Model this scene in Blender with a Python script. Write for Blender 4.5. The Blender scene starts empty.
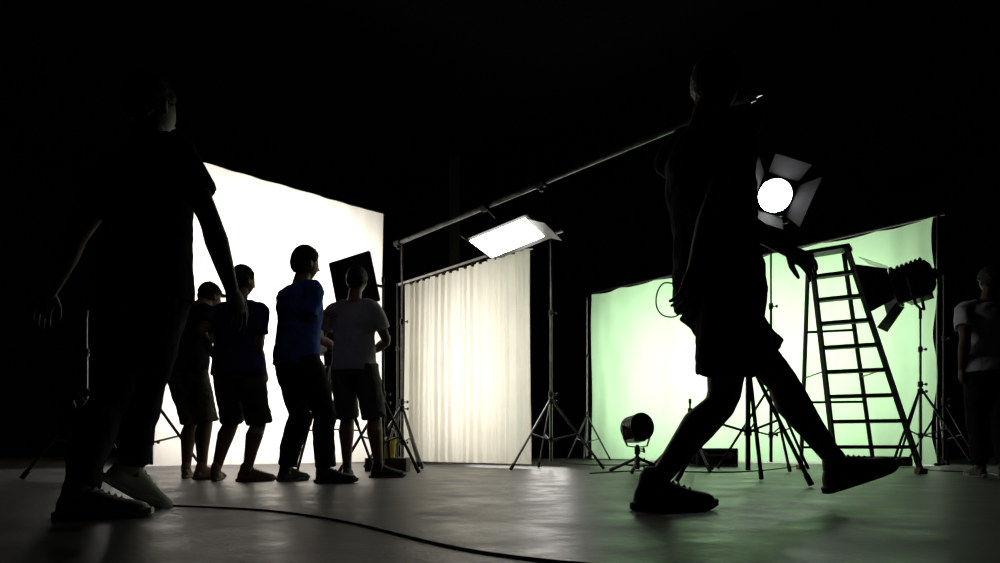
import bpy, bmesh, math, random
from mathutils import Vector, Matrix, noise
random.seed(4)
F=650.0; HOR=447.0; CH=0.25
V=Vector
def W(px,py,d): return V(((px-500)/F*d, d, CH+(HOR-py)/F*d))
def G(px,d,z=0.0): return V(((px-500)/F*d, d, z))
COL=bpy.context.scene.collection
sc=bpy.context.scene
sc.view_settings.view_transform='Standard'
# ---------------- materials
def mat(name,c,rough=.6,metal=0,var=.25,scale=12,bump=.0,spec=.4,c2=None):
    m=bpy.data.materials.new(name); m.use_nodes=True
    nt=m.node_tree; b=nt.nodes['Principled BSDF']
    tc=nt.nodes.new('ShaderNodeTexCoord'); n=nt.nodes.new('ShaderNodeTexNoise')
    n.inputs['Scale'].default_value=scale; n.inputs['Detail'].default_value=6
    nt.links.new(tc.outputs['Object'],n.inputs['Vector'])
    r=nt.nodes.new('ShaderNodeValToRGB')
    a=c2 if c2 else tuple(x*(1-var) for x in c)
    r.color_ramp.elements[0].color=(*a,1); r.color_ramp.elements[1].color=(*(c if c2 else tuple(min(1,x*(1+var)) for x in c)),1)
    r.color_ramp.elements[0].position=.35; r.color_ramp.elements[1].position=.65
    nt.links.new(n.outputs['Fac'],r.inputs['Fac']); nt.links.new(r.outputs['Color'],b.inputs['Base Color'])
    b.inputs['Roughness'].default_value=rough; b.inputs['Metallic'].default_value=metal
    b.inputs['Specular IOR Level'].default_value=spec
    if bump>0:
        bp=nt.nodes.new('ShaderNodeBump'); bp.inputs['Strength'].default_value=bump; bp.inputs['Distance'].default_value=.01
        nt.links.new(n.outputs['Fac'],bp.inputs['Height']); nt.links.new(bp.outputs['Normal'],b.inputs['Normal'])
    return m
def emis(name,c,s):
    m=bpy.data.materials.new(name); m.use_nodes=True; nt=m.node_tree
    b=nt.nodes['Principled BSDF']; b.inputs['Base Color'].default_value=(*c,1)
    b.inputs['Emission Color'].default_value=(*c,1); b.inputs['Emission Strength'].default_value=s
    return m
def clothmat(name,c,trans=.6,scale=3):
    m=bpy.data.materials.new(name); m.use_nodes=True; nt=m.node_tree
    for n in list(nt.nodes): nt.nodes.remove(n)
    o=nt.nodes.new('ShaderNodeOutputMaterial'); mx=nt.nodes.new('ShaderNodeMixShader')
    d=nt.nodes.new('ShaderNodeBsdfDiffuse'); t=nt.nodes.new('ShaderNodeBsdfTranslucent')
    tc=nt.nodes.new('ShaderNodeTexCoord'); n=nt.nodes.new('ShaderNodeTexNoise'); n.inputs['Scale'].default_value=scale
    r=nt.nodes.new('ShaderNodeValToRGB')
    r.color_ramp.elements[0].color=(*(x*.88 for x in c),1); r.color_ramp.elements[1].color=(*c,1)
    nt.links.new(tc.outputs['Object'],n.inputs['Vector']); nt.links.new(n.outputs['Fac'],r.inputs['Fac'])
    nt.links.new(r.outputs['Color'],d.inputs['Color']); nt.links.new(r.outputs['Color'],t.inputs['Color'])
    mx.inputs[0].default_value=trans
    nt.links.new(d.outputs[0],mx.inputs[1]); nt.links.new(t.outputs[0],mx.inputs[2]); nt.links.new(mx.outputs[0],o.inputs[0])
    return m
M_black=mat('black_paint',(.008,.008,.009),.5,spec=.25)
M_door=mat('matte_black_door',(.005,.005,.0055),.8,spec=.1)
M_metal=mat('stand_metal',(.22,.22,.22),.35,.9)
M_dkmetal=mat('dark_metal',(.03,.03,.032),.4,.6)
M_rubber=mat('rubber',(.015,.015,.015),.7)
M_knob=mat('knob',(.02,.02,.02),.5)
M_wall=mat('black_wall',(.0025,.0025,.0025),.95,spec=.0)
M_ladder=mat('ladder_paint',(.022,.02,.018),.5,.3,scale=30)
M_wood=mat('wood_foot',(.20,.11,.04),.6)
M_yellow=mat('yellow_plastic',(.7,.5,.03),.5)
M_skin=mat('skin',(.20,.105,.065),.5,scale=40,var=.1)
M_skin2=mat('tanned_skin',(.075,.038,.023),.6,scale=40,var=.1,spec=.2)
M_hair=mat('hair',(.006,.005,.005),.6,scale=120,bump=.5,spec=.2)
M_eye=mat('eye_white',(.3,.3,.28),.2)
M_sole=mat('sole',(.30,.29,.27),.6)
# ---------------- mesh builder
def frame(t,side):
    t=t.normalized()
    if side is None: side=V((0,0,1)) if abs(t.z)<.8 else V((1,0,0))
    s=side-t*side.dot(t)
    if s.length<1e-3:
        s=V((0,1,0))-t*t.y
    s.normalize(); return s,t.cross(s)
class MB:
    def __init__(s): s.v=[]; s.f=[]
    def tube(s,pts,rad,seg=16,side=None,cap=True,rnd=False):
        pts=[V(p) for p in pts]
        if not isinstance(rad,(list,)): rad=[rad]*len(pts)
        rad=[r if isinstance(r,tuple) else (r,r) for r in rad]
        if rnd:
            t0=(pts[0]-pts[1]).normalized(); t1=(pts[-1]-pts[-2]).normalized()
            r0=rad[0]; r1=rad[-1]
            a=min(r0); b=min(r1)
            pts=[pts[0]+t0*a*.95,pts[0]+t0*a*.7]+pts+[pts[-1]+t1*b*.7,pts[-1]+t1*b*.95]
            k=lambda r,f:(r[0]*f,r[1]*f)
            rad=[k(r0,.3),k(r0,.72)]+rad+[k(r1,.72),k(r1,.3)]
        b0=len(s.v); n=len(pts)
        if side is None:
            t=(pts[-1]-pts[0]); 
            if t.length<1e-5: t=pts[1]-pts[0]
            side,_=frame(t,None)
        pw=None
        for i,p in enumerate(pts):
            if i==0: t=pts[1]-p
            elif i==n-1: t=p-pts[i-1]
            else: t=(pts[i+1]-p).normalized()+(p-pts[i-1]).normalized()
            if t.length<1e-6: t=(pts[-1]-pts[0])
            u,w=frame(t,side)
            if pw is not None and w.dot(pw)<0: w=-w
            pw=w
            for j in range(seg):
                a=2*math.pi*j/seg
                s.v.append(p+u*math.cos(a)*rad[i][0]+w*math.sin(a)*rad[i][1])
        for i in range(n-1):
            for j in range(seg):
                k=(j+1)%seg
                s.f.append((b0+i*seg+j,b0+i*seg+k,b0+(i+1)*seg+k,b0+(i+1)*seg+j))
        if cap:
            s.f.append(tuple(b0+j for j in reversed(range(seg))))
            s.f.append(tuple(b0+(n-1)*seg+j for j in range(seg)))
        return s
    def box(s,c,size,R=None,taper=1.0):
        b0=len(s.v); c=V(c)
        for dz in(-1,1):
            for dx,dy in((-1,-1),(1,-1),(1,1),(-1,1)):
                k=taper if dz>0 else 1
                p=V((dx*size[0]/2*k,dy*size[1]/2*k,dz*size[2]/2))
                if R: p=R@p
                s.v.append(c+p)
        for f in((3,2,1,0),(4,5,6,7),(0,1,5,4),(1,2,6,5),(2,3,7,6),(3,0,4,7)): s.f.append(tuple(b0+i for i in f))
        return s
    def quadslab(s,a,b,c,d,th):
        n=(b-a).cross(d-a).normalized()*th/2; b0=len(s.v)
        for q in(-1,1):
            for p in(a,b,c,d): s.v.append(p+n*q)
        for f in((3,2,1,0),(4,5,6,7),(0,1,5,4),(1,2,6,5),(2,3,7,6),(3,0,4,7)): s.f.append(tuple(b0+i for i in f))
        return s
    def ell(s,c,r,R=None,seg=16,rings=10):
        b0=len(s.v); c=V(c)
        for i in range(1,rings):
            th=math.pi*i/rings
            for j in range(seg):
                a=2*math.pi*j/seg
                p=V((r[0]*math.sin(th)*math.cos(a),r[1]*math.sin(th)*math.sin(a),r[2]*math.cos(th)))
                s.v.append(c+(R@p if R else p))
        p=V((0,0,r[2])); s.v.append(c+(R@p if R else p)); p=-p; s.v.append(c+(R@p if R else p))
        T=len(s.v)-2; B=T+1
        for i in range(rings-2):
            for j in range(seg):
                k=(j+1)%seg; s.f.append((b0+i*seg+j,b0+(i+1)*seg+j,b0+(i+1)*seg+k,b0+i*seg+k))
        for j in range(seg):
            k=(j+1)%seg; s.f.append((T,b0+j,b0+k)); s.f.append((B,b0+(rings-2)*seg+k,b0+(rings-2)*seg+j))
        return s
    def obj(s,name,m,root=None,bevel=0,sub=0,M=None,remesh=0,fold=0,foldsize=.12,sm=4):
        me=bpy.data.meshes.new(name); me.from_pydata([tuple((M@p) if M else p) for p in s.v],[],s.f); me.update()
        bm=bmesh.new(); bm.from_mesh(me); bmesh.ops.recalc_face_normals(bm,faces=bm.faces); bm.to_mesh(me); bm.free()
        me.polygons.foreach_set('use_smooth',[True]*len(me.polygons))
        if not(sub or remesh): me.set_sharp_from_angle(angle=.6)
        me.materials.append(m); o=bpy.data.objects.new(name,me); COL.objects.link(o)
        if bevel:
            b=o.modifiers.new('bevel','BEVEL'); b.width=bevel; b.segments=2
        if sub:
            b=o.modifiers.new('sub','SUBSURF'); b.levels=sub; b.render_levels=sub
        if remesh:
            b=o.modifiers.new('re','REMESH'); b.mode='VOXEL'; b.voxel_size=remesh; b.use_smooth_shade=True
            if sm:
                b=o.modifiers.new('sm','SMOOTH'); b.iterations=sm; b.factor=.5
            if fold:
                tx=bpy.data.textures.new(name+'_folds','CLOUDS'); tx.noise_scale=foldsize; tx.noise_depth=2
                b=o.modifiers.new('fold','DISPLACE'); b.texture=tx; b.strength=fold; b.mid_level=.5; b.texture_coords='GLOBAL'
        par(o,root); return o
def par(o,root):
    if root:
        o.parent=root; o.matrix_parent_inverse=Matrix.Translation(-root.location)
def empty(name,loc):
    e=bpy.data.objects.new(name,None); e.location=loc; e.empty_display_size=.2; COL.objects.link(e); return e
def cable(name,pts,r,m,root=None,smooth=True):
    cu=bpy.data.curves.new(name,'CURVE'); cu.dimensions='3D'; cu.bevel_depth=r; cu.bevel_resolution=3
    sp=cu.splines.new('NURBS'); sp.points.add(len(pts)-1)
    for i,p in enumerate(pts): sp.points[i].co=(*p,1)
    sp.use_endpoint_u=True; sp.order_u=4; sp.resolution_u=10
    cu.materials.append(m); o=bpy.data.objects.new(name,cu); COL.objects.link(o); par(o,root); return o
def area(name,loc,tgt,sx,sy,p,c,spread=180):
    l=bpy.data.lights.new(name,'AREA'); l.shape='RECTANGLE'; l.size=sx; l.size_y=sy; l.energy=p; l.color=c; l.spread=math.radians(spread)
    o=bpy.data.objects.new(name,l); o.location=loc; o.rotation_euler=(V(tgt)-V(loc)).to_track_quat('-Z','Y').to_euler(); COL.objects.link(o); return o
def spot(name,loc,tgt,p,c,ang=50,blend=.6,r=.08):
    l=bpy.data.lights.new(name,'SPOT'); l.energy=p; l.color=c; l.spot_size=math.radians(ang); l.spot_blend=blend; l.shadow_soft_size=r
    o=bpy.data.objects.new(name,l); o.location=loc; o.rotation_euler=(V(tgt)-V(loc)).to_track_quat('-Z','Y').to_euler(); COL.objects.link(o); return o
# ---------------- room
def slab(name,c,s,m): return MB().box(c,s).obj(name,m)
def floormat():
    m=bpy.data.materials.new('concrete_floor'); m.use_nodes=True; nt=m.node_tree; b=nt.nodes['Principled BSDF']; L=nt.links.new
    tc=nt.nodes.new('ShaderNodeTexCoord')
    n1=nt.nodes.new('ShaderNodeTexNoise'); n1.inputs['Scale'].default_value=2.8; n1.inputs['Detail'].default_value=10; n1.inputs['Roughness'].default_value=.75
    n2=nt.nodes.new('ShaderNodeTexNoise'); n2.inputs['Scale'].default_value=50; n2.inputs['Detail'].default_value=5
    L(tc.outputs['Object'],n1.inputs['Vector']); L(tc.outputs['Object'],n2.inputs['Vector'])
    r=nt.nodes.new('ShaderNodeValToRGB'); r.color_ramp.elements[0].color=(.018,.016,.014,1); r.color_ramp.elements[1].color=(.19,.185,.17,1)
    r.color_ramp.elements[0].position=.38; r.color_ramp.elements[1].position=.66
    L(n1.outputs['Fac'],r.inputs['Fac'])
    mx=nt.nodes.new('ShaderNodeMix'); mx.data_type='RGBA'; mx.blend_type='MULTIPLY'; mx.inputs[0].default_value=.6
    L(r.outputs['Color'],mx.inputs[6]); L(n2.outputs['Fac'],mx.inputs[7]); L(mx.outputs[2],b.inputs['Base Color'])
    rr=nt.nodes.new('ShaderNodeMapRange'); rr.inputs[1].default_value=.34; rr.inputs[2].default_value=.66; rr.inputs[3].default_value=.30; rr.inputs[4].default_value=.56
    L(n1.outputs['Fac'],rr.inputs[0]); L(rr.outputs[0],b.inputs['Roughness'])
    bp=nt.nodes.new('ShaderNodeBump'); bp.inputs['Strength'].default_value=.4; bp.inputs['Distance'].default_value=.003
    L(n2.outputs['Fac'],bp.inputs['Height']); L(bp.outputs['Normal'],b.inputs['Normal'])
    b.inputs['Specular IOR Level'].default_value=.26
    return m
slab('floor',(0,6.5,-.05),(22,21,.1),floormat())
slab('ceiling',(0,6.5,7.05),(22,21,.1),M_wall)
slab('wall_back',(0,17.05,3.5),(22,.1,7),M_wall); slab('wall_front',(0,-4.05,3.5),(22,.1,7),M_wall)
slab('wall_left',(-11.05,6.5,3.5),(.1,21,7),M_wall); slab('wall_right',(11.05,6.5,3.5),(.1,21,7),M_wall)
M_beam=mat('steel_beam',(.02,.02,.02),.6,.3)
b=MB(); b.box((-1.15,15,3.5),(.02,.2,7)).box((-1.05,15,3.5),(.2,.02,7)).box((-.95,15,3.5),(.02,.2,7)); b.obj('steel_column',M_beam)
# ---------------- light stand
def stand(name,x,y,top,spread=.5,legz=.75,yaw=0,r=.017,m=None,tops=True):
    m=m or M_metal
    root=empty(name,(x,y,0)); b=MB()
    h1=legz+.05
    b.tube([(x,y,.09),(x,y,h1)],r,12)
    h2=h1+(top-h1)*.5
    b.tube([(x,y,h1-.02),(x,y,h2)],r*.8,12); b.tube([(x,y,h2-.02),(x,y,top)],r*.6,12)
    b.obj('column',m,root)
    k=MB()
    for h,rr in((h1,r*1.6),(h2,r*1.35),(legz*.42,r*1.5),(legz-.03,r*1.7)):
        if h>=top: continue
        k.tube([(x,y,h-.03),(x,y,h+.03)],rr,12); k.tube([(x+rr,y,h),(x+rr+.03,y,h)],.006,8); k.tube([(x+rr+.03,y,h),(x+rr+.045,y,h)],.016,10)
    k.tube([(x,y,top-.03),(x,y,top+.02)],r*.9,12)
    k.obj('collars_and_knobs',M_knob,root)
    l=MB(); ft=MB()
    for i in range(3):
        a=math.radians(yaw+120*i); c,s_=math.cos(a),math.sin(a)
        A=V((x+c*r,y+s_*r,legz-.02)); B=V((x+c*spread,y+s_*spread,.025)); l.tube([A,B],(.015,.010),8)
        mid=A.lerp(B,.5); l.tube([V((x+c*r,y+s_*r,legz*.42)),mid],(.009,.006),8)
        dirn=(B-A).normalized(); ft.tube([B-dirn*.06,B+dirn*.012],.018,10)
    l.obj('tripod_legs',m,root); ft.obj('rubber_feet',M_rubber,root)
    return root
# ---------------- fresnel lamp
def fresnel(name,pos,dr,R=.15,L=.32,lens=None,doors=35,roll=0,mount=.3):
    dr=V(dr).normalized(); x=dr.cross(V((0,0,1))).normalized(); z=x.cross(dr)
    M=Matrix((( x.x,dr.x,z.x,pos[0]),(x.y,dr.y,z.y,pos[1]),(x.z,dr.z,z.z,pos[2]),(0,0,0,1)))
    root=empty(name,pos); b=MB()
    b.tube([(0,-L*.62,0),(0,-L*.60,0),(0,-L*.5,0),(0,-L*.3,0),(0,L*.42,0),(0,L*.5,0)],[R*.40,R*.60,R*.84,R*.95,R*.95,R],32,side=V((1,0,0)),cap=False)
    b.tube([(0,-L*.62,0),(0,-L*.63,0)],R*.40,24,side=V((1,0,0)))
    b.tube([(0,L*.5,0),(0,L*.54,0),(0,L*.54,0),(0,L*.45,0)],[R*1.1,R*1.1,R*.9,R*.9],32,side=V((1,0,0)),cap=False)
    for i in range(6):
        y=-L*.40+i*L*.14; b.tube([(0,y,0),(0,y+.010,0)],R*1.05,32,side=V((1,0,0)))
    b.box((0,-.02,-R*.95),(R*1.1,L*.7,R*.3)); b.box((0,-L*.66,0),(.03,.05,.12))
    b.obj('housing',M_black if lens is M_lens else M_fix,root,M=M)
    l=MB(); 
    l.tube([(0,L*.40,0),(0,L*.47,0),(0,L*.50,0)],[R*.9,R*.88,R*.4],32,side=V((1,0,0))); l.obj('fresnel_lens',lens,root,M=M)
    if doors:
        d=MB(); y0=L*.54; a=math.radians(doors); fl=R*1.5
        for i in range(4):
            ang=i*math.pi/2+math.radians(roll); ca,sa=math.cos(ang),math.sin(ang)
            def P(u,w,yy): return V((u*ca-w*sa,yy,u*sa+w*ca))
            w0=R*.85; w1=R*(1.35 if i%2==0 else 1.0)
            d.quadslab(P(R*1.0,-w0,y0),P(R*1.0,w0,y0),P(R+fl*math.sin(a),w1,y0+fl*math.cos(a)),P(R+fl*math.sin(a),-w1,y0+fl*math.cos(a)),.004)
        d.obj('barn_doors',M_door if lens is M_lens else M_fix,root,M=M)
    yk=MB(); pts=[(R*1.2,0,0),(R*1.2,0,-R*.8),(R*.9,0,-R*1.45),(0,0,-R*1.55),(-R*.9,0,-R*1.45),(-R*1.2,0,-R*.8),(-R*1.2,0,0)]
    yk.tube(pts,[(.016,.006)]*7,8,side=V((0,1,0))); yk.tube([(R*.9,0,0),(R*1.35,0,0)],.02,10); yk.tube([(-R*.9,0,0),(-R*1.35,0,0)],.02,10)
    yk.obj('yoke',M_dkmetal,root,M=M)
    c=M@V((0,0,-R*1.5)); mp=MB(); mp.tube([c,V((c.x,c.y,c.z-mount))],.016,12); mp.obj('spigot',M_dkmetal,root)
    return root,V((c.x,c.y,c.z-mount)),M
# ---------------- backdrops
def cloth(name,A,B,ztop,zbot,m,nx=160,nz=60,amp=.012,fold=0,nf=0,root=None,edge=0,seed=0):
    A=V(A);B=V(B); d=(B-A); L=d.length; u=d.normalized(); n=V((u.y,-u.x,0)); vs=[];fs=[]
    for j in range(nz+1):
        v=j/nz; z=zbot+(ztop-zbot)*v
        for i in range(nx+1):
            t=i/nx; q=noise.noise(V((t*L*1.1+seed,z*.55,seed)))*amp*2+noise.noise(V((t*L*4+seed,z*.8,3)))*amp*.7
            if nf: 
                ph=t*nf*2*math.pi+noise.noise(V((t*9,z*.4,seed)))*2.2
                q+=fold*math.sin(ph)*(1.0-.35*v)+fold*.35*math.sin(ph*2.3+1)
            tt=t*L
            if edge: tt-=edge*max(0,t-.9)*10*(.5+.5*math.sin(v*17+seed))*(.6+.4*noise.noise(V((v*6,seed,0))))
            zz=z+ (-.03*abs(math.sin(t*math.pi*8)) if j==nz and edge else 0)
            vs.append(A+u*tt+n*q+V((0,0,zz)))
    for j in range(nz):
        for i in range(nx):
            a=j*(nx+1)+i; fs.append((a,a+1,a+nx+2,a+nx+1))
    b=MB(); b.v=vs;b.f=fs; o=b.obj(name,m,root); return n
def rect_frame(root,A,B,ztop,n,off=.05,name='frame',r=.02,feet=True):
    A=V(A)-n*off;B=V(B)-n*off; u=(B-A).normalized(); b=MB()
    b.tube([A-u*.08+V((0,0,ztop)),B+u*.08+V((0,0,ztop))],r,12)
    for P in(A,B):
        b.tube([P,P+V((0,0,ztop+.03))],r,12)
        b.tube([P-n*.45+V((0,0,.02)),P+n*.12+V((0,0,.02))],r,10); b.tube([P-n*.42+V((0,0,.02)),P+V((0,0,.9))],r*.7,10)
    b.obj(name,M_dkmetal,root)
# white backdrop
WL=G(140,8.34); WR=G(383,10.8)
M_white=clothmat('white_muslin',(.93,.88,.80),.6)
rt=empty('white_backdrop',(WL+WR)/2)
nW=cloth('muslin_sheet',WL,WR,4.12,.01,M_white,amp=.045,root=rt,seed=2); rect_frame(rt,WL,WR,4.14,nW)
# green backdrop
GL=G(592,13.0); GR=G(937,8.63)
M_green=clothmat('green_fabric',(.55,.87,.54),.6)
rt=empty('green_screen_backdrop',(GL+GR)/2)
nG=cloth('green_fabric_sheet',GL,GR,3.30,.02,M_green,amp=.055,root=rt,edge=.10,seed=5,nx=220); rect_frame(rt,GL,GR,3.34,nG)
# curtain
CL=G(405,9.3); CR=G(531,7.56)
M_curt=clothmat('cream_curtain_cloth',(.90,.85,.77),.5)
rt=empty('white_curtain',(CL+CR)/2)
u=(CR-CL).normalized(); 
nC=cloth('curtain_drape',CL,CR,2.57,.05,M_curt,nx=360,nz=70,amp=.01,fold=.03,nf=13,root=rt,seed=9)
b=MB(); RA=CL-u*.15; RB=W(563,233,7.05); RB.z=2.6
b.tube([V((RA.x,RA.y,2.6)),RB],.018,12)
b.obj('curtain_rail',M_metal,rt)
b=MB()
for i in range(18):
    p=CL.lerp(CR,i/17); b.tube([V((p.x,p.y,2.55)),V((p.x,p.y,2.625))],.022,10)
b.obj('curtain_rings',M_dkmetal,rt)
# rail stands
s1=W(551,0,7.15); stand('light_stand',s1.x,s1.y+.0,2.62,.58,.78,yaw=-20)
s2=W(402,0,7.5); stand('light_stand',s2.x,s2.y,2.62,.42,.72,yaw=-50)
stand('light_stand',RA.x-.02,RA.y,2.6,.4,.7,yaw=10,m=M_dkmetal)
# stands beside / in front of the green screen
q=G(587,11.6); stand('light_stand',q.x,q.y,2.9,.45,.8,yaw=15,m=M_metal)
q=G(690,6.6); stand('light_stand',q.x,q.y,.72,.40,.46,yaw=40,m=M_dkmetal)
q=G(944,8.2); stand('light_stand',q.x,q.y,2.4,.45,.8,yaw=-70,m=M_dkmetal)
# boom
bs=G(748,4.45); stand('light_stand',bs.x,bs.y,2.58,.48,.85,yaw=-62,m=M_dkmetal)
b=MB(); e0=V((s2.x-.05,s2.y+.05,2.62)); e1=V((bs.x,bs.y,2.64)); dd=(e1-e0).normalized()
b.tube([e0-dd*.05,e0.lerp(e1,.55)],.026,14); b.tube([e0.lerp(e1,.54),e1+dd*.1],.021,14)
rt=empty('boom_pole',e0); b.obj('telescopic_tube',M_metal,rt)
b=MB()
for t in(0.0,.54,1.0):
    p=e0.lerp(e1,t); b.tube([p-dd*.05,p+dd*.05],.038,14); b.tube([p,p+V((0,0,-.07))],.02,10); b.tube([p,p+V((0.07,0,0))],.012,8)
b.obj('clamps',M_knob,rt)
# fluorescent panel
M_panel=emis('panel_tubes',(1,.95,.88),16)
rt=empty('softlight_panel',W(508,238,6.15))
c0=W(470,241,6.15); uu=V((.52,-.10,.18)); vv=V((.20,.36,-.05)); nn=uu.cross(vv).normalized()
if nn.z<0: nn=-nn
b=MB(); b.quadslab(c0,c0+uu,c0+uu+vv,c0+vv,.01); b.obj('diffuser',M_panel,rt)
b=MB(); e=.03; U=uu.normalized()*e; Vv=vv.normalized()*e
b.quadslab(c0-U-Vv+nn*.06,c0+uu+U-Vv+nn*.06,c0+uu+vv+U+Vv+nn*.06,c0+vv-U+Vv+nn*.06,.09)
b.quadslab(c0+uu,c0+uu+vv,c0+uu+vv-nn*.12+U*5,c0+uu-nn*.12+U*5,.006)
b.quadslab(c0+vv,c0+uu+vv,c0+uu+vv+nn*.10+Vv*8,c0+vv+nn*.10+Vv*8,.006)
b.quadslab(c0,c0+vv,c0+vv+nn*.12-U*3,c0+nn*.12-U*3,.006)
cc=c0+(uu+vv)/2+nn*.1
bt=e0.lerp(e1,.36); 
b.box(cc+nn*.05,(.16,.12,.1)); b.tube([cc+nn*.05,bt],.014,10); b.tube([bt-dd*.04,bt+dd*.04],.045,12)
b.tube([cc-uu*.3+nn*.02,cc-uu*.3+nn*.12,cc+uu*.3+nn*.12,cc+uu*.3+nn*.02],.01,8)
b.obj('housing_and_barn_doors',M_black,rt)
# fresnel lamps
M_fix=mat('fixture_enamel',(.04,.04,.042),.28,.4)
M_lens=emis('hot_lens',(.97,.98,1),32); M_lens2=emis('dim_lens',(1,.97,.9),8)
M_glass=mat('glass_lens',(.10,.11,.12),.08,.6)
p=W(772,198,6.8); r1,m1,MM=fresnel('fresnel_lamp',p,(-.22,-.93,-.22),.18,.36,M_lens,doors=30,mount=.12,roll=22)
stand('light_stand',m1.x+.0,m1.y,m1.z+.05,.55,.9,yaw=25,m=M_dkmetal)
fr2=W(913,281,7.3); r2,m2,MM2=fresnel('fresnel_lamp',fr2,(-.70,.68,-.22),.215,.32,M_lens2,doors=42,mount=.12,roll=0)
stand('light_stand',m2.x,m2.y,m2.z+.05,.5,.9,yaw=-35)
# floor lamp low
fl=W(636,428,6.2); r3,m3,_=fresnel('fresnel_lamp',fl,(.35,-.9,.12),.12,.2,M_glass,doors=0,mount=.03)
stand('light_stand',m3.x,m3.y,m3.z+.03,.32,.16,yaw=-110,m=M_dkmetal)
# ladder
def ladder():
    root=empty('step_ladder',G(860,6.7)); b=MB()
    tL=W(811,0,6.75);tR=W(847,0,6.55); zt=2.25; tL.z=tR.z=zt
    fL=G(836,6.35);fR=G(921,6.1); rL=G(801,7.3);rR=G(874,7.25)
    side=(fR-fL).normalized()
    for a,c in((tL,fL),(tR,fR)): b.tube([a,c+V((0,0,.02))],(.028,.058),4,side=side)
    N=9
    for i in range(1,N):
        t=i/N+.0; A=tL.lerp(fL,t);B=tR.lerp(fR,t); m_=(A+B)/2; q=(B-A)
        R=q.to_track_quat('X','Z').to_matrix(); b.box(m_,(q.length,.10,.036),R)
    b.obj('front_section',M_ladder,root)
    b=MB()
    o=V((0,.06,-.03))
    for a,c in((tL,rL),(tR,rR)): b.tube([a+o,c+V((0,0,.02))],(.022,.036),4,side=side)
    for i in (3,6,8):
        t=i/N; A=(tL+o).lerp(rL,t);B=(tR+o).lerp(rR,t); b.tube([A,B],.014,8)
    b.obj('rear_section',M_ladder,root)
    b=MB(); mc=(tL+tR)/2; q=tR-tL; b.box(mc+V((0,.02,.01)),(q.length+.09,.2,.04),q.to_track_quat('X','Z').to_matrix()); b.obj('top_cap',M_ladder,root,bevel=.005)
    b=MB()
    for a,c,d2 in((tL,fL,rL),(tR,fR,rR)): b.tube([a.lerp(c,.55),(a+o).lerp(d2,.55)],.008,8)
    b.obj('spreader_bars',M_metal,root)
    b=MB()
    for c in(fL,fR,rL,rR): b.box(c+V((0,0,.025)),(.08,.08,.05))
    b.obj('feet',M_wood,root,bevel=.006)
ladder()
# wooden pallet behind ladder
rt=empty('wooden_pallet',G(872,8.4)); b=MB(); cx,cy=G(866,8.4).x,8.4
for i in range(5): b.box((cx-.32+i*.16,cy,.12),(.11,.7,.02))
for j in(-.3,0,.3): b.box((cx,cy+j,.06),(.78,.08,.1))
b.obj('boards',M_wood,rt,bevel=.003)
# flag
rt=empty('black_flag_panel',W(354,278,6.3)); b=MB(); a=W(330,264,6.4);c=W(369,252,6.15);d_=W(379,300,6.1);e_=W(338,306,6.35)
b.quadslab(a,c,d_,e_,.02)
M_flag=mat('flag_cloth',(.035,.035,.038),.8); b.obj('panel',M_flag,rt,bevel=.003)
b=MB()
for q,w in((a,c),(c,d_),(d_,e_),(e_,a)): b.tube([q,w],.014,8)
fs=G(383,6.2); b.tube([V((fs.x,fs.y,1.78)),(a+c+d_+e_)/4+V((0,.03,0))],.014,8); b.obj('flag_frame',M_dkmetal,rt)
stand('light_stand',fs.x,fs.y,1.85,.42,.7,yaw=-30,m=M_dkmetal)
# video camera on tripod
def videocam(px,d,z,yaw):
    p=G(px,d,z); root=empty('video_camera_on_tripod',(p.x,p.y,0))
    R=Matrix.Translation(p)@Matrix.Rotation(math.radians(yaw),4,'Z')
    b=MB(); b.box((0,0,0),(.16,.32,.18)); b.box((0,-.22,.0),(.11,.14,.13)); b.obj('camera_body',M_black,root,bevel=.012,M=R)
    b=MB(); b.tube([(0,.15,.01),(0,.2,.01),(0,.34,.01)],[.045,.055,.06],20); b.tube([(0,.34,.01),(0,.38,.01)],[.065,.075],20); b.obj('lens',M_dkmetal,root,M=R)
    b=MB(); b.tube([(0,-.1,.09),(0,-.1,.16),(0,.12,.16),(0,.12,.09)],.013,10); b.box((-.14,-.03,.08),(.03,.12,.09)); b.tube([(-.08,.02,.1),(-.16,.0,.1),(-.16,-.1,.1)],.025,10); b.obj('handle_and_viewfinder',M_black,root,M=R)
    b=MB(); b.tube([(0,0,-.09),(0,0,-.2)],[.06,.05],16); b.tube([(.04,-.05,-.14),(.06,-.4,-.24)],.01,8); b.obj('fluid_head',M_black,root,M=R)
    b=MB()
    for i in range(3):
        a=math.radians(30+120*i); c,s=math.cos(a),math.sin(a)
        A=V((p.x+c*.06,p.y+s*.06,z-.2)); B=V((p.x+c*.42,p.y+s*.42,.02)); b.tube([A,A.lerp(B,.55)],.018,10); b.tube([A.lerp(B,.5),B],.013,10)
        b.tube([V((p.x,p.y,z*.35)),A.lerp(B,.6)],.008,8)
    b.tube([(p.x,p.y,z-.2),(p.x,p.y,z*.34)],.02,10)
    b.obj('tripod_legs',M_dkmetal,root)
videocam(330,5.9,1.18,35)
# yellow bucket
p=G(388,6.7); rt=empty('yellow_bucket',p); b=MB()
b.tube([p+V((0,0,.14)),p+V((0,0,.34)),p+V((0,0,.35)),p+V((0,0,.33)),p+V((0,0,.15))],[.07,.09,.095,.083,.065],20,cap=False); b.tube([p+V((0,0,.14)),p+V((0,0,.15))],.07,20)
b.obj('pail',M_yellow,rt); b=MB(); b.tube([p+V((-.09,0,.33)),p+V((-.07,0,.42)),p+V((0,0,.46)),p+V((.07,0,.42)),p+V((.09,0,.33))],.005,6); b.obj('handle',M_metal,rt)
rt=empty('apple_box',G(388,6.7)); MB().box(p+V((0,0,.07)),(.42,.3,.138)).obj('wooden_box',mat('dark_wood',(.05,.03,.02),.6),rt,bevel=.006)
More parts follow.
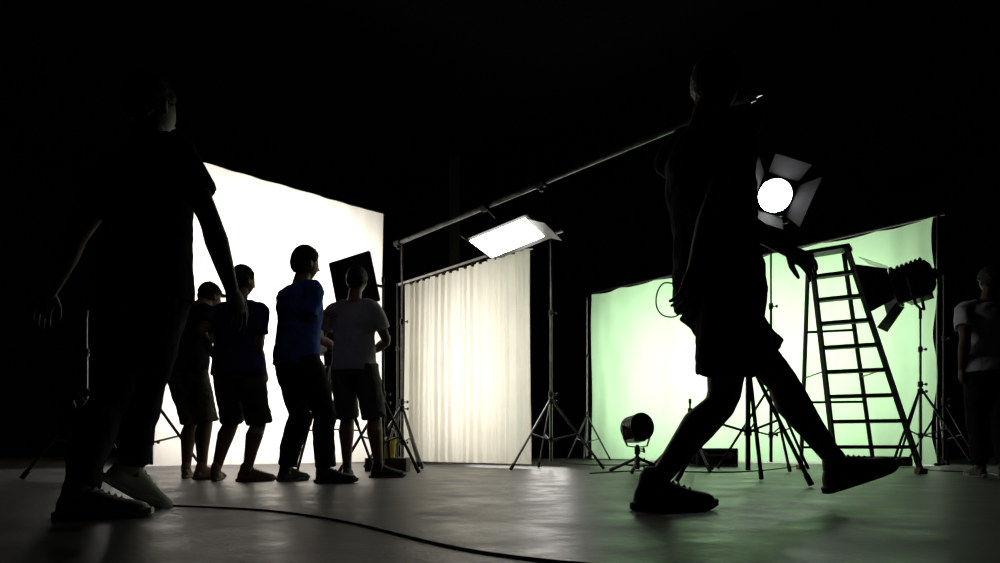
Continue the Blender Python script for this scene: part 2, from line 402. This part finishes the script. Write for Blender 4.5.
# left stand with sandbag
ls=G(86,5.0); stand('light_stand',ls.x,ls.y,1.28,.42,.62,yaw=-45,m=M_metal)
rt=empty('sandbag',(ls.x-.06,ls.y-.05,.5)); b=MB(); b.ell((ls.x-.09,ls.y-.07,.47),(.06,.09,.15)); b.ell((ls.x+.03,ls.y-.07,.47),(.05,.09,.14)); b.tube([(ls.x-.09,ls.y-.07,.58),(ls.x-.03,ls.y-.06,.66),(ls.x+.03,ls.y-.07,.58)],.02,8)
b.obj('bag',M_rubber,rt,remesh=.012,fold=.02)
stand('light_stand',ls.x+.02,ls.y+.9,1.5,.45,.7,yaw=15,m=M_metal)
# equipment case by the green screen
M_case=mat('case_shell',(.003,.003,.003),.9,spec=.05)
M_ctrim=mat('case_trim',(.012,.012,.012),.6,.2)
def case(name,px,d,z0,w,dp,h):
    p=G(px,d); root=empty(name,p); b=MB(); b.box(p+V((0,0,z0+h/2)),(w,dp,h)); b.obj('shell',M_case,root,bevel=.01)
    b=MB()
    for sx in(-1,1):
        for sy in(-1,1): b.box(p+V((sx*w/2,sy*dp/2,z0+h/2)),(.03,.03,h+.01))
        b.box(p+V((sx*w/2,0,z0+h-.0)),(.03,dp,.03)); b.box(p+V((sx*w/2,0,z0+.012)),(.03,dp,.025))
    b.box(p+V((0,-dp/2,z0+h)),(w,.03,.03)); b.box(p+V((0,-dp/2,z0+.012)),(w,.03,.025)); b.box(p+V((0,-dp/2,z0+h*.65)),(w,.02,.02))
    b.box(p+V((-.15,-dp/2-.01,z0+h*.65)),(.06,.02,.08)); b.box(p+V((.15,-dp/2-.01,z0+h*.65)),(.06,.02,.08))
    b.obj('trim_and_latches',M_ctrim,root,bevel=.003)
case('flight_case',712,8.5,0,.5,.4,.22)
# cables
M_cable=mat('cable_rubber',(.01,.01,.01),.5)
def fc(name,pp,r=.007): cable(name,[ (G(a,162.5/(b-447)).x,162.5/(b-447),r) for a,b in pp],r,M_cable)
fc('power_cable',[(60,500),(150,506),(230,508),(300,514),(370,527),(430,545),(520,562),(640,570)],.004)
fc('power_cable',[(590,474),(640,470),(700,474),(760,473),(800,466)],.007)
fc('power_cable',[(925,470),(950,474),(985,470),(1010,480)],.007)
fc('power_cable',[(560,463),(600,468),(660,463),(690,461),(730,465)],.008)
# ---------------- people
def ik(a,c,l1,l2,pole):
    d=(c-a); L=d.length
    if L>(l1+l2)*.995:
        k=L/((l1+l2)*.995); l1*=k;l2*=k
    u=d/L; x=(l1*l1-l2*l2+L*L)/(2*L); h=math.sqrt(max(0,l1*l1-x*x))
    p=pole-u*pole.dot(u); p.normalize(); return a+u*x+p*h
def hand(b,w,dr,pn,thumb,s,curl):
    dr=dr.normalized(); pn=(pn-dr*pn.dot(dr)).normalized(); t=(thumb-dr*thumb.dot(dr)); t=(t-pn*t.dot(pn)).normalized()
    b.tube([w-dr*.02*s,w+dr*.012*s,w+dr*.045*s,w+dr*.09*s],[(.026*s,.018*s),(.03*s,.018*s),(.041*s,.017*s),(.039*s,.013*s)],16,side=t,rnd=True)
    for i,(o,l) in enumerate(((.031,.072),(.0105,.082),(-.0105,.076),(-.031,.06))):
        p=w+dr*.084*s+t*o*s; d=(dr+t*o*2.2).normalized(); pts=[p-d*.015*s,p]
        for k in range(3):
            c=curl*(1,1.1,.8)[k]*(1+.12*i); d=(d*math.cos(c)+pn*math.sin(c)).normalized()
            p=p+d*l*s*(.45,.32,.25)[k]; pts.append(p)
        b.tube(pts,[.0095*s,.0095*s,.0085*s,.008*s,.0065*s],10,side=t,rnd=True)
    p=w+dr*.02*s+t*.022*s; d=(dr*.8+t*.65+pn*.3).normalized(); q=p+d*.045*s; d2=(dr*.95+t*.25+pn*.35).normalized()
    b.tube([p,q,q+d2*.032*s,q+d2*.055*s],[.014*s,.012*s,.010*s,.007*s],10,rnd=True)
_ico=None
def ico():
    global _ico
    if _ico is None:
        bm=bmesh.new(); bmesh.ops.create_icosphere(bm,subdivisions=5,radius=1); bm.verts.ensure_lookup_table()
        _ico=([v.co.copy() for v in bm.verts],[tuple(v.index for v in f.verts) for f in bm.faces]); bm.free()
    return _ico
def ss(x,a,b):
    t=max(0,min(1,(x-a)/(b-a))); return t*t*(3-2*t)
def headshape(p):
    x,y,z=p; X=x*.077;Y=y*.096;Z=z*.118
    t=ss(-z,.05,1.0); X*=1-.38*t
    if y<0: Y*=1-.42*ss(-z,.2,.95)
    else: Y*=1-.10*t
    if y>0:
        g=lambda cx,cz,sx,sz: math.exp(-((x-cx)/sx)**2-((z-cz)/sz)**2)
        Y+=y*(.024*g(0,-.22,.13,.10)+.014*g(0,-.05,.11,.17)-.011*(g(.36,.05,.17,.11)+g(-.36,.05,.17,.11))+.005*g(0,.25,.6,.08)
            +.007*g(0,-.46,.22,.045)+.007*g(0,-.58,.20,.045)-.004*g(0,-.52,.25,.02)+.012*g(0,-.85,.3,.14)+.004*(g(.5,-.2,.2,.2)+g(-.5,-.2,.2,.2)))
    return V((X,Y,Z))
def head(root,pos,f,pitch,s,hairm,cap=None,capf=None,skin=None,thick=.014):
    yaw=math.atan2(f.y,f.x)-math.pi/2
    M=Matrix.Translation(pos)@Matrix.Rotation(yaw,4,'Z')@Matrix.Rotation(pitch,4,'X')@Matrix.Scale(s,4)
    vs,fs=ico(); b=MB(); b.v=[headshape(p) for p in vs]; b.f=list(fs)
    for sx in(-1,1):
        R=Matrix.Rotation(sx*.35,3,'Z')@Matrix.Rotation(.2,3,'X')
        b.ell((sx*.077,-.008,-.006),(.007,.019,.031),R); b.ell((sx*.080,-.014,.004),(.010,.013,.024),R); b.ell((sx*.078,-.008,-.03),(.008,.009,.011),R)
    b.obj('head',skin,root,M=M).data
    e=MB()
    for sx in(-1,1): e.ell((sx*.028,.0755,.006),(.013,.012,.011))
    e.obj('eyes',M_eye,root,M=M)
    h=MB(); h.f=list(fs)
    for p in vs:
        x,y,z=p; q=headshape(p)
        if y>0: T=.02+.5*ss(y,.25,.75)
        else: T=.02-.62*ss(-y,.1,.7)
        m_=ss(z-T,-.03,.12); n_=noise.noise(p*7)*.004+noise.noise(p*18)*.0025
        q=q+p.normalized()*(-.010+(thick+.010+n_)*m_); h.v.append(q)
    h.obj('hair',hairm,root,M=M)
    if cap:
        c=MB(); c.f=list(fs)
        for p in vs:
            x,y,z=p; q=headshape(p); m_=ss(z,.2,.3); q=q+p.normalized()*(-.012+.032*m_); c.v.append(q)
        c.ell((0,.0,.138),(.01,.01,.006))
        c.tube([(0,.075,.038),(0,.12,.036),(0,.16,.028)],[(.072,.008),(.066,.006),(.04,.004)],20,side=V((1,0,0)),rnd=True)
        c.obj('baseball_cap',cap,root,M=M)
def shoe(root,ank,yaw,pitch,s,up,sole,i):
    M=Matrix.Translation(ank)@Matrix.Rotation(yaw,4,'Z')@Matrix.Rotation(-pitch,4,'Y')@Matrix.Scale(s,4)
    secs=[(-.072,.018,.035),(-.062,.033,.075),(-.03,.038,.098),(.01,.040,.112),(.05,.043,.095),(.09,.047,.074),(.13,.050,.058),(.17,.047,.05),(.20,.036,.042),(.215,.018,.03)]
    b=MB(); seg=16; z0=-.068
    for x,w,h in secs:
        for j in range(seg):
            a=2*math.pi*j/seg; ca,sa=math.cos(a),math.sin(a)
            yy=w*math.copysign(abs(ca)**.75,ca); zz=z0+ (h*.9*max(0,sa)**.85 if sa>0 else -.008)
            if x<.05 and sa>0: yy*=1-.28*sa
            b.v.append(V((x,yy,zz)))
    n=len(secs)
    for i_ in range(n-1):
        for j in range(seg):
            k=(j+1)%seg; b.f.append((i_*seg+j,i_*seg+k,(i_+1)*seg+k,(i_+1)*seg+j))
    b.f.append(tuple(range(seg))); b.f.append(tuple((n-1)*seg+j for j in reversed(range(seg))))
    b.obj('shoe_upper_%d'%i,up,root,sub=1,M=M)
    c=MB(); c.tube([(-.012,0,-.01),(-.008,0,.03)],[(.046,.04),(.042,.037)],20,side=V((1,0,0)),rnd=True)
    for k in range(5):
        x=.045+k*.02; zz=-.068+(.095-.9*(x-.045)*.5)*.9
        c.tube([(x,-.024,zz-.012),(x+.004,0,zz+.004),(x,.024,zz-.012)],.0035,6)
    c.obj('collar_and_laces_%d'%i,up,root,M=M)
    so=MB(); 
    for z,k in((-.087,.97),(-.082,1.04),(-.062,1.04),(-.058,.98)):
        for j in range(28):
            a=2*math.pi*j/28; x=.0715+.152*math.cos(a)*k; t=(x+.08)/.3
            w=(.036+.014*ss(t,.3,.75))*k; so.v.append(V((x,w*math.copysign(abs(math.sin(a))**.7,math.sin(a)),z+ (.012*ss(t,.85,1.05)))))
    for r in range(3):
        for j in range(28):
            k=(j+1)%28; so.f.append((r*28+j,r*28+k,(r+1)*28+k,(r+1)*28+j))
    so.f.append(tuple(reversed(range(28)))); so.f.append(tuple(84+j for j in range(28)))
    so.obj('shoe_sole_%d'%i,sole,root,M=M)
def person(name,pel,neck,hd,yaw,s,hands,feet,shirt,pants,longp=True,shoe_up=None,cap=None,headyaw=None,headpitch=0,epole=None,vox=.008,
           hipyaw=None,thick=.014,build=1.0,loose=1.0,kpole=None,curl=.3,hand_n=None,sleeve=.62,shoe_s=1.0,sole=None,shortlen=.02,skin=None):
    skin=skin or M_skin
    a=math.radians(yaw); f=V((math.cos(a),math.sin(a),0)); l=V((-math.sin(a),math.cos(a),0))
    ha=math.radians(hipyaw if hipyaw is not None else yaw); hf=V((math.cos(ha),math.sin(ha),0)); hl=V((-math.sin(ha),math.cos(ha),0))
    root=empty(name,V((pel.x,pel.y,0)))
    up=(neck-pel).normalized(); fw=(f-up*f.dot(up)).normalized()
    sw=.168*s*(1+(build-1)*.7); sh=[neck-up*.055*s+l*sw, neck-up*.055*s-l*sw]
    hip=[pel-V((0,0,.03*s))+hl*.095*s, pel-V((0,0,.03*s))-hl*.095*s]
    k=s*build
    L=(neck-pel).length; P=lambda t,o=0: pel+up*(L*t)+fw*o*s
    kn=[];el=[]
    for i in(0,1):
        kn.append(ik(hip[i],V(feet[i][0]),.425*s,.415*s,(kpole or hf)))
        ep=(epole[i] if epole and epole[i] else (-f*1.0+(l if i==0 else -l)*.3))
        el.append(ik(sh[i],V(hands[i]),.285*s,.255*s,ep))
    b=MB()
    b.tube([pel-up*.11*s,pel-up*.05*s,P(0),P(.25,.005),P(.45,.01),P(.68,.01),P(.85,.0),P(.95,-.005),P(1.0,-.005)],
       [(.11*k,.09*k),(.155*k,.11*k),(.16*k,.112*k),(.138*k,.10*k),(.14*k,.10*k),(.165*k,.115*k),(.165*k,.10*k),(.11*k,.075*k),(.065*k,.062*k)],24,side=l)
    hv=(hd-neck)
    b.tube([neck-up*.05*s,neck,neck+hv*.45,hd-V((0,0,.03*s))-hv.normalized()*.0],[(.075*s,.068*s),(.06*s,.06*s),(.054*s,.056*s),(.05*s,.055*s)],18,side=l)
    for i in(0,1):
        w=V(hands[i]); an=V(feet[i][0]); d1=(el[i]-sh[i]);d2=(w-el[i])
        b.tube([neck-up*.02*s,neck.lerp(sh[i],.55)+up*.01*s,sh[i]],[.05*s,.05*s,.052*s],14,rnd=True)
        b.tube([sh[i],sh[i]+d1*.25,sh[i]+d1*.6,el[i]-d1*.06,el[i]+d2*.08,el[i]+d2*.3,el[i]+d2*.65,w-d2*.04,w+d2*.03],
          [.054*s,.054*s,.047*s,.040*s,.040*s,.044*s,.036*s,.027*s,.026*s],16,rnd=True)
        t1=kn[i]-hip[i];t2=an-kn[i]
        calf=-hf*.018*s
        b.tube([hip[i],hip[i]+t1*.25,hip[i]+t1*.65,kn[i]-t1*.06,kn[i]+t2*.06,kn[i]+t2*.3+calf,kn[i]+t2*.6+calf*.6,an-t2*.08,an,an-V((0,0,.03))],
          [.088*s,.086*s,.074*s,.062*s,.059*s,.066*s,.050*s,.038*s,.038*s,.04*s],18,rnd=True)
    b.obj('body',skin,root,remesh=vox)
    for i in(0,1):
        w=V(hands[i]); dr=(w-el[i]).normalized(); side_in=(-l if i==0 else l)
        pn=hand_n[i] if hand_n and hand_n[i] else side_in
        th=f if abs(dr.dot(f))<.8 else V((0,0,1))
        hb=MB(); hand(hb,w,dr,pn,th,s,curl); hb.obj('hand_%s'%('left','right')[i],skin,root,remesh=.0035,sm=2)
    q=.016*s
    b=MB(); R=lambda a_,b_:(a_*k+q,b_*k+q)
    b.tube([pel-up*.075*s,pel-up*.03*s,P(.12),P(.28,.004),P(.45,.008),P(.68,.008),P(.85,.0),P(.95,-.004),P(.99,-.005)],
       [R(.168,.125),R(.168,.122),R(.160,.117),R(.152,.112),R(.152,.110),R(.168,.118),R(.165,.10),R(.11,.072),R(.058,.052)],28,side=l)
    for i in(0,1):
        d1=(el[i]-sh[i])
        b.tube([neck-up*.03*s,neck.lerp(sh[i],.55)+up*.008*s,sh[i]],[.052*s,.058*s,.066*s],14,rnd=True)
        b.tube([sh[i]-d1*.03,sh[i]+d1*.25,sh[i]+d1*sleeve],[.068*s,.071*s,.074*s],18)
    b.obj('t_shirt',shirt,root,remesh=vox,fold=.024*s,foldsize=.10,sm=3)
    b=MB()
    b.tube([pel-up*.12*s,pel-up*.05*s,P(0),P(.12)],[R(.13,.11),R(.163,.118),R(.163,.116),R(.15,.108)],24,side=hl)
    for i in(0,1):
        an=V(feet[i][0]); t1=kn[i]-hip[i];t2=an-kn[i]; o=loose
        if longp:
            b.tube([hip[i],hip[i]+t1*.3,hip[i]+t1*.7,kn[i]-t1*.04,kn[i]+t2*.08,kn[i]+t2*.35-hf*.015*s,kn[i]+t2*.7-hf*.01*s,kn[i]+t2*.93],
              [.102*s*o,.100*s*o,.085*s*o,.074*s*o,.072*s*o,.074*s*o,.066*s*o,.064*s*o],20)
        else:
            b.tube([hip[i],hip[i]+t1*.3,hip[i]+t1*.6,kn[i]+t1*shortlen],[.102*s*o,.102*s*o,.095*s*o,.092*s*o],20)
    b.obj('trousers' if longp else 'shorts',pants,root,remesh=vox,fold=.028*s,foldsize=.10,sm=3)
    hf2=f if headyaw is None else V((math.cos(math.radians(headyaw)),math.sin(math.radians(headyaw)),0))
    head(root,hd,hf2,math.radians(headpitch),s*1.0,M_hair,cap,skin=skin,thick=thick)
    for i in(0,1):
        shoe(root,V(feet[i][0]),math.radians(feet[i][1]),math.radians(feet[i][2]),s*shoe_s,shoe_up,sole or M_sole,i+1)
    return root,kn,el
C_black=mat('black_cotton',(.005,.005,.006),.95,scale=20,spec=.03); C_jean=mat('dark_denim',(.009,.010,.014),.9,scale=60,spec=.08)
C_blk2=mat('washed_black_cotton',(.02,.02,.024),.9,scale=20,spec=.1)
C_blue=mat('blue_cotton',(.035,.08,.38),.85,scale=30,spec=.2,var=.08); C_navy=mat('navy_cotton',(.02,.03,.13),.85,scale=30,spec=.2,var=.08)
C_grey=mat('grey_cotton',(.34,.32,.32),.85,scale=30,var=.06); C_khaki=mat('grey_canvas',(.06,.06,.055),.85,scale=30,var=.1)
C_camo=mat('camo',(.30,.27,.20),.85,scale=14,c2=(.02,.022,.015)); C_lt=mat('pale_cotton',(.34,.37,.42),.85,scale=30,var=.06)
S_wh=mat('sneaker_canvas',(.42,.40,.37),.7); S_dk=mat('sneaker_dark',(.03,.03,.03),.7); S_md=mat('sneaker_tan',(.3,.18,.14),.7)
S_bl=mat('black_sole',(.02,.02,.02),.7); S_w2=mat('white_sole',(.55,.53,.5),.6)
def gz(px,d,z): return G(px,d,z)
AZ=.087
# right walker
d=2.64
rw,_,_=person('walking_man',W(718,284,d),W(703,128,d),W(716,86,d),32,1.06,
   (W(788,250,d+.12),W(694,270,d-.08)),[(gz(838,2.72,.175),8,18),(gz(654,2.58,AZ*1.15),6,0)],
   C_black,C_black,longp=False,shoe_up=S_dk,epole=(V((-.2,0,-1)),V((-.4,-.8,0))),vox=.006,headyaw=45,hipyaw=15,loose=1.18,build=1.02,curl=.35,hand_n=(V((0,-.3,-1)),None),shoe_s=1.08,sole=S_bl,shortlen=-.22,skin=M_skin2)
cable('carried_strap',[W(690,290,2.5),W(668,280,2.5),W(660,284,2.5),W(655,298,2.5),W(657,312,2.5),W(668,319,2.5),W(682,316,2.5),W(692,298,2.5)],.003,M_cable,rw)
# left walker
d=2.4
person('walking_man',W(146,284,d),W(148,148,d),W(151,108,d),62,.95,
   (W(50,292,d+.2),W(231,288,d-.05)),[(gz(80,2.3,AZ*.98),12,0),(gz(132,2.62,.16),55,-32)],
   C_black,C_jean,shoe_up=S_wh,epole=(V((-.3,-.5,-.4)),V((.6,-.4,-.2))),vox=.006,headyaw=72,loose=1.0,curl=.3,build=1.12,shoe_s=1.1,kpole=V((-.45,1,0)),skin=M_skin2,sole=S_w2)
# group
d=5.1
person('crew_member',W(187,369,d),W(197,309,d+.1),W(210,297,d+.24),60,.92,
   (W(184,345,d+.3),W(212,352,d+.2)),[(gz(186,5.2,AZ*.92),110,0),(gz(202,5.0,AZ*.92),60,0)],C_blk2,C_camo,longp=False,shoe_up=S_md,cap=C_blk2,loose=1.12,build=1.15)
d=4.75
person('crew_member',W(238,366,d),W(239,305,d),W(243,281,d+.03),75,.93,
   (W(214,356,d+.05),W(264,372,d+.1)),[(gz(216,4.85,AZ*.93),110,0),(gz(247,4.7,AZ*.93),35,0)],C_navy,C_khaki,longp=False,shoe_up=S_md,loose=1.1,build=1.2,headyaw=60,epole=(V((-.2,-1,-.3)),None))
d=4.6
person('crew_member',W(297,356,d),W(300,286,d),W(306,264,d+.02),50,.97,
   (W(318,322,d+.30),W(318,334,d+.14)),[(gz(286,4.75,AZ*.97),60,0),(gz(326,4.5,AZ*.97),15,0)],C_blue,C_jean,shoe_up=S_dk,epole=(V((-.3,0,-1)),V((-.3,-.3,-1))),headyaw=50,thick=.022,loose=1.12,build=1.12)
d=5.3
person('crew_member',W(354,362,d),W(354,303,d),W(357,281,d+.02),80,.98,
   (W(342,350,d+.3),W(372,352,d+.22)),[(gz(347,5.4,AZ*.98),100,0),(gz(379,5.25,AZ*.98),25,0)],C_grey,C_khaki,longp=False,shoe_up=S_dk,epole=(V((-1,-.3,-.6)),V((.8,-.4,-.6))),headyaw=85,loose=1.1,build=1.05)
d=5.3
person('crew_member',W(990,362,d),W(988,303,d),W(991,281,d+.03),80,.98,
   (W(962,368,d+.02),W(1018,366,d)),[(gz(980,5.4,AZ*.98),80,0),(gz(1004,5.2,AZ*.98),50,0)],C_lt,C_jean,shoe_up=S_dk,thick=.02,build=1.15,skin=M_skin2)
# ---------------- lights
mw=(WL+WR)/2
area('backlight_white',mw-nW*1.1+V((0,0,2.1)),mw+V((0,0,2.1)),3.4,3.6,235,(1,.96,.92),150)
mg=(GL+GR)/2
area('backlight_green',mg-nG*1.3+V((0,0,1.7)),mg+V((0,0,1.7)),5.2,2.9,200,(1,1,.9),150)
mc=(CL+CR)/2
area('backlight_curtain',mc-nC*1.0+V((0,0,1.3)),mc+V((0,0,1.3)),1.9,2.2,48,(1,.96,.9),140)
spot('fresnel_beam',MM@V((0,.3,0)),MM@V((0,2,0)),12,(.95,.97,1),60)
spot('fresnel_beam_green',MM2@V((0,.3,0)),MM2@V((0,2,-.2)),100,(1,1,.9),80)
spot('added_group_fill',(.2,2.3,4.8),(-1.5,4.95,1.25),16,(1,.98,.95),30,.8,.12)  # unseen fill spot, added to brighten the camera-facing backs of the group
w=bpy.data.worlds.new('World'); sc.world=w; w.use_nodes=True; w.node_tree.nodes['Background'].inputs[0].default_value=(.5,.55,.6,1); w.node_tree.nodes['Background'].inputs[1].default_value=.0
# ---------------- camera
cam=bpy.data.cameras.new('cam'); co=bpy.data.objects.new('camera',cam); COL.objects.link(co)
co.location=(0,0,CH); co.rotation_euler=(math.radians(90),0,0); cam.sensor_width=36; cam.lens=36*F/1000; cam.shift_y=(HOR-281.5)/1000; cam.clip_start=.05
sc.camera=co
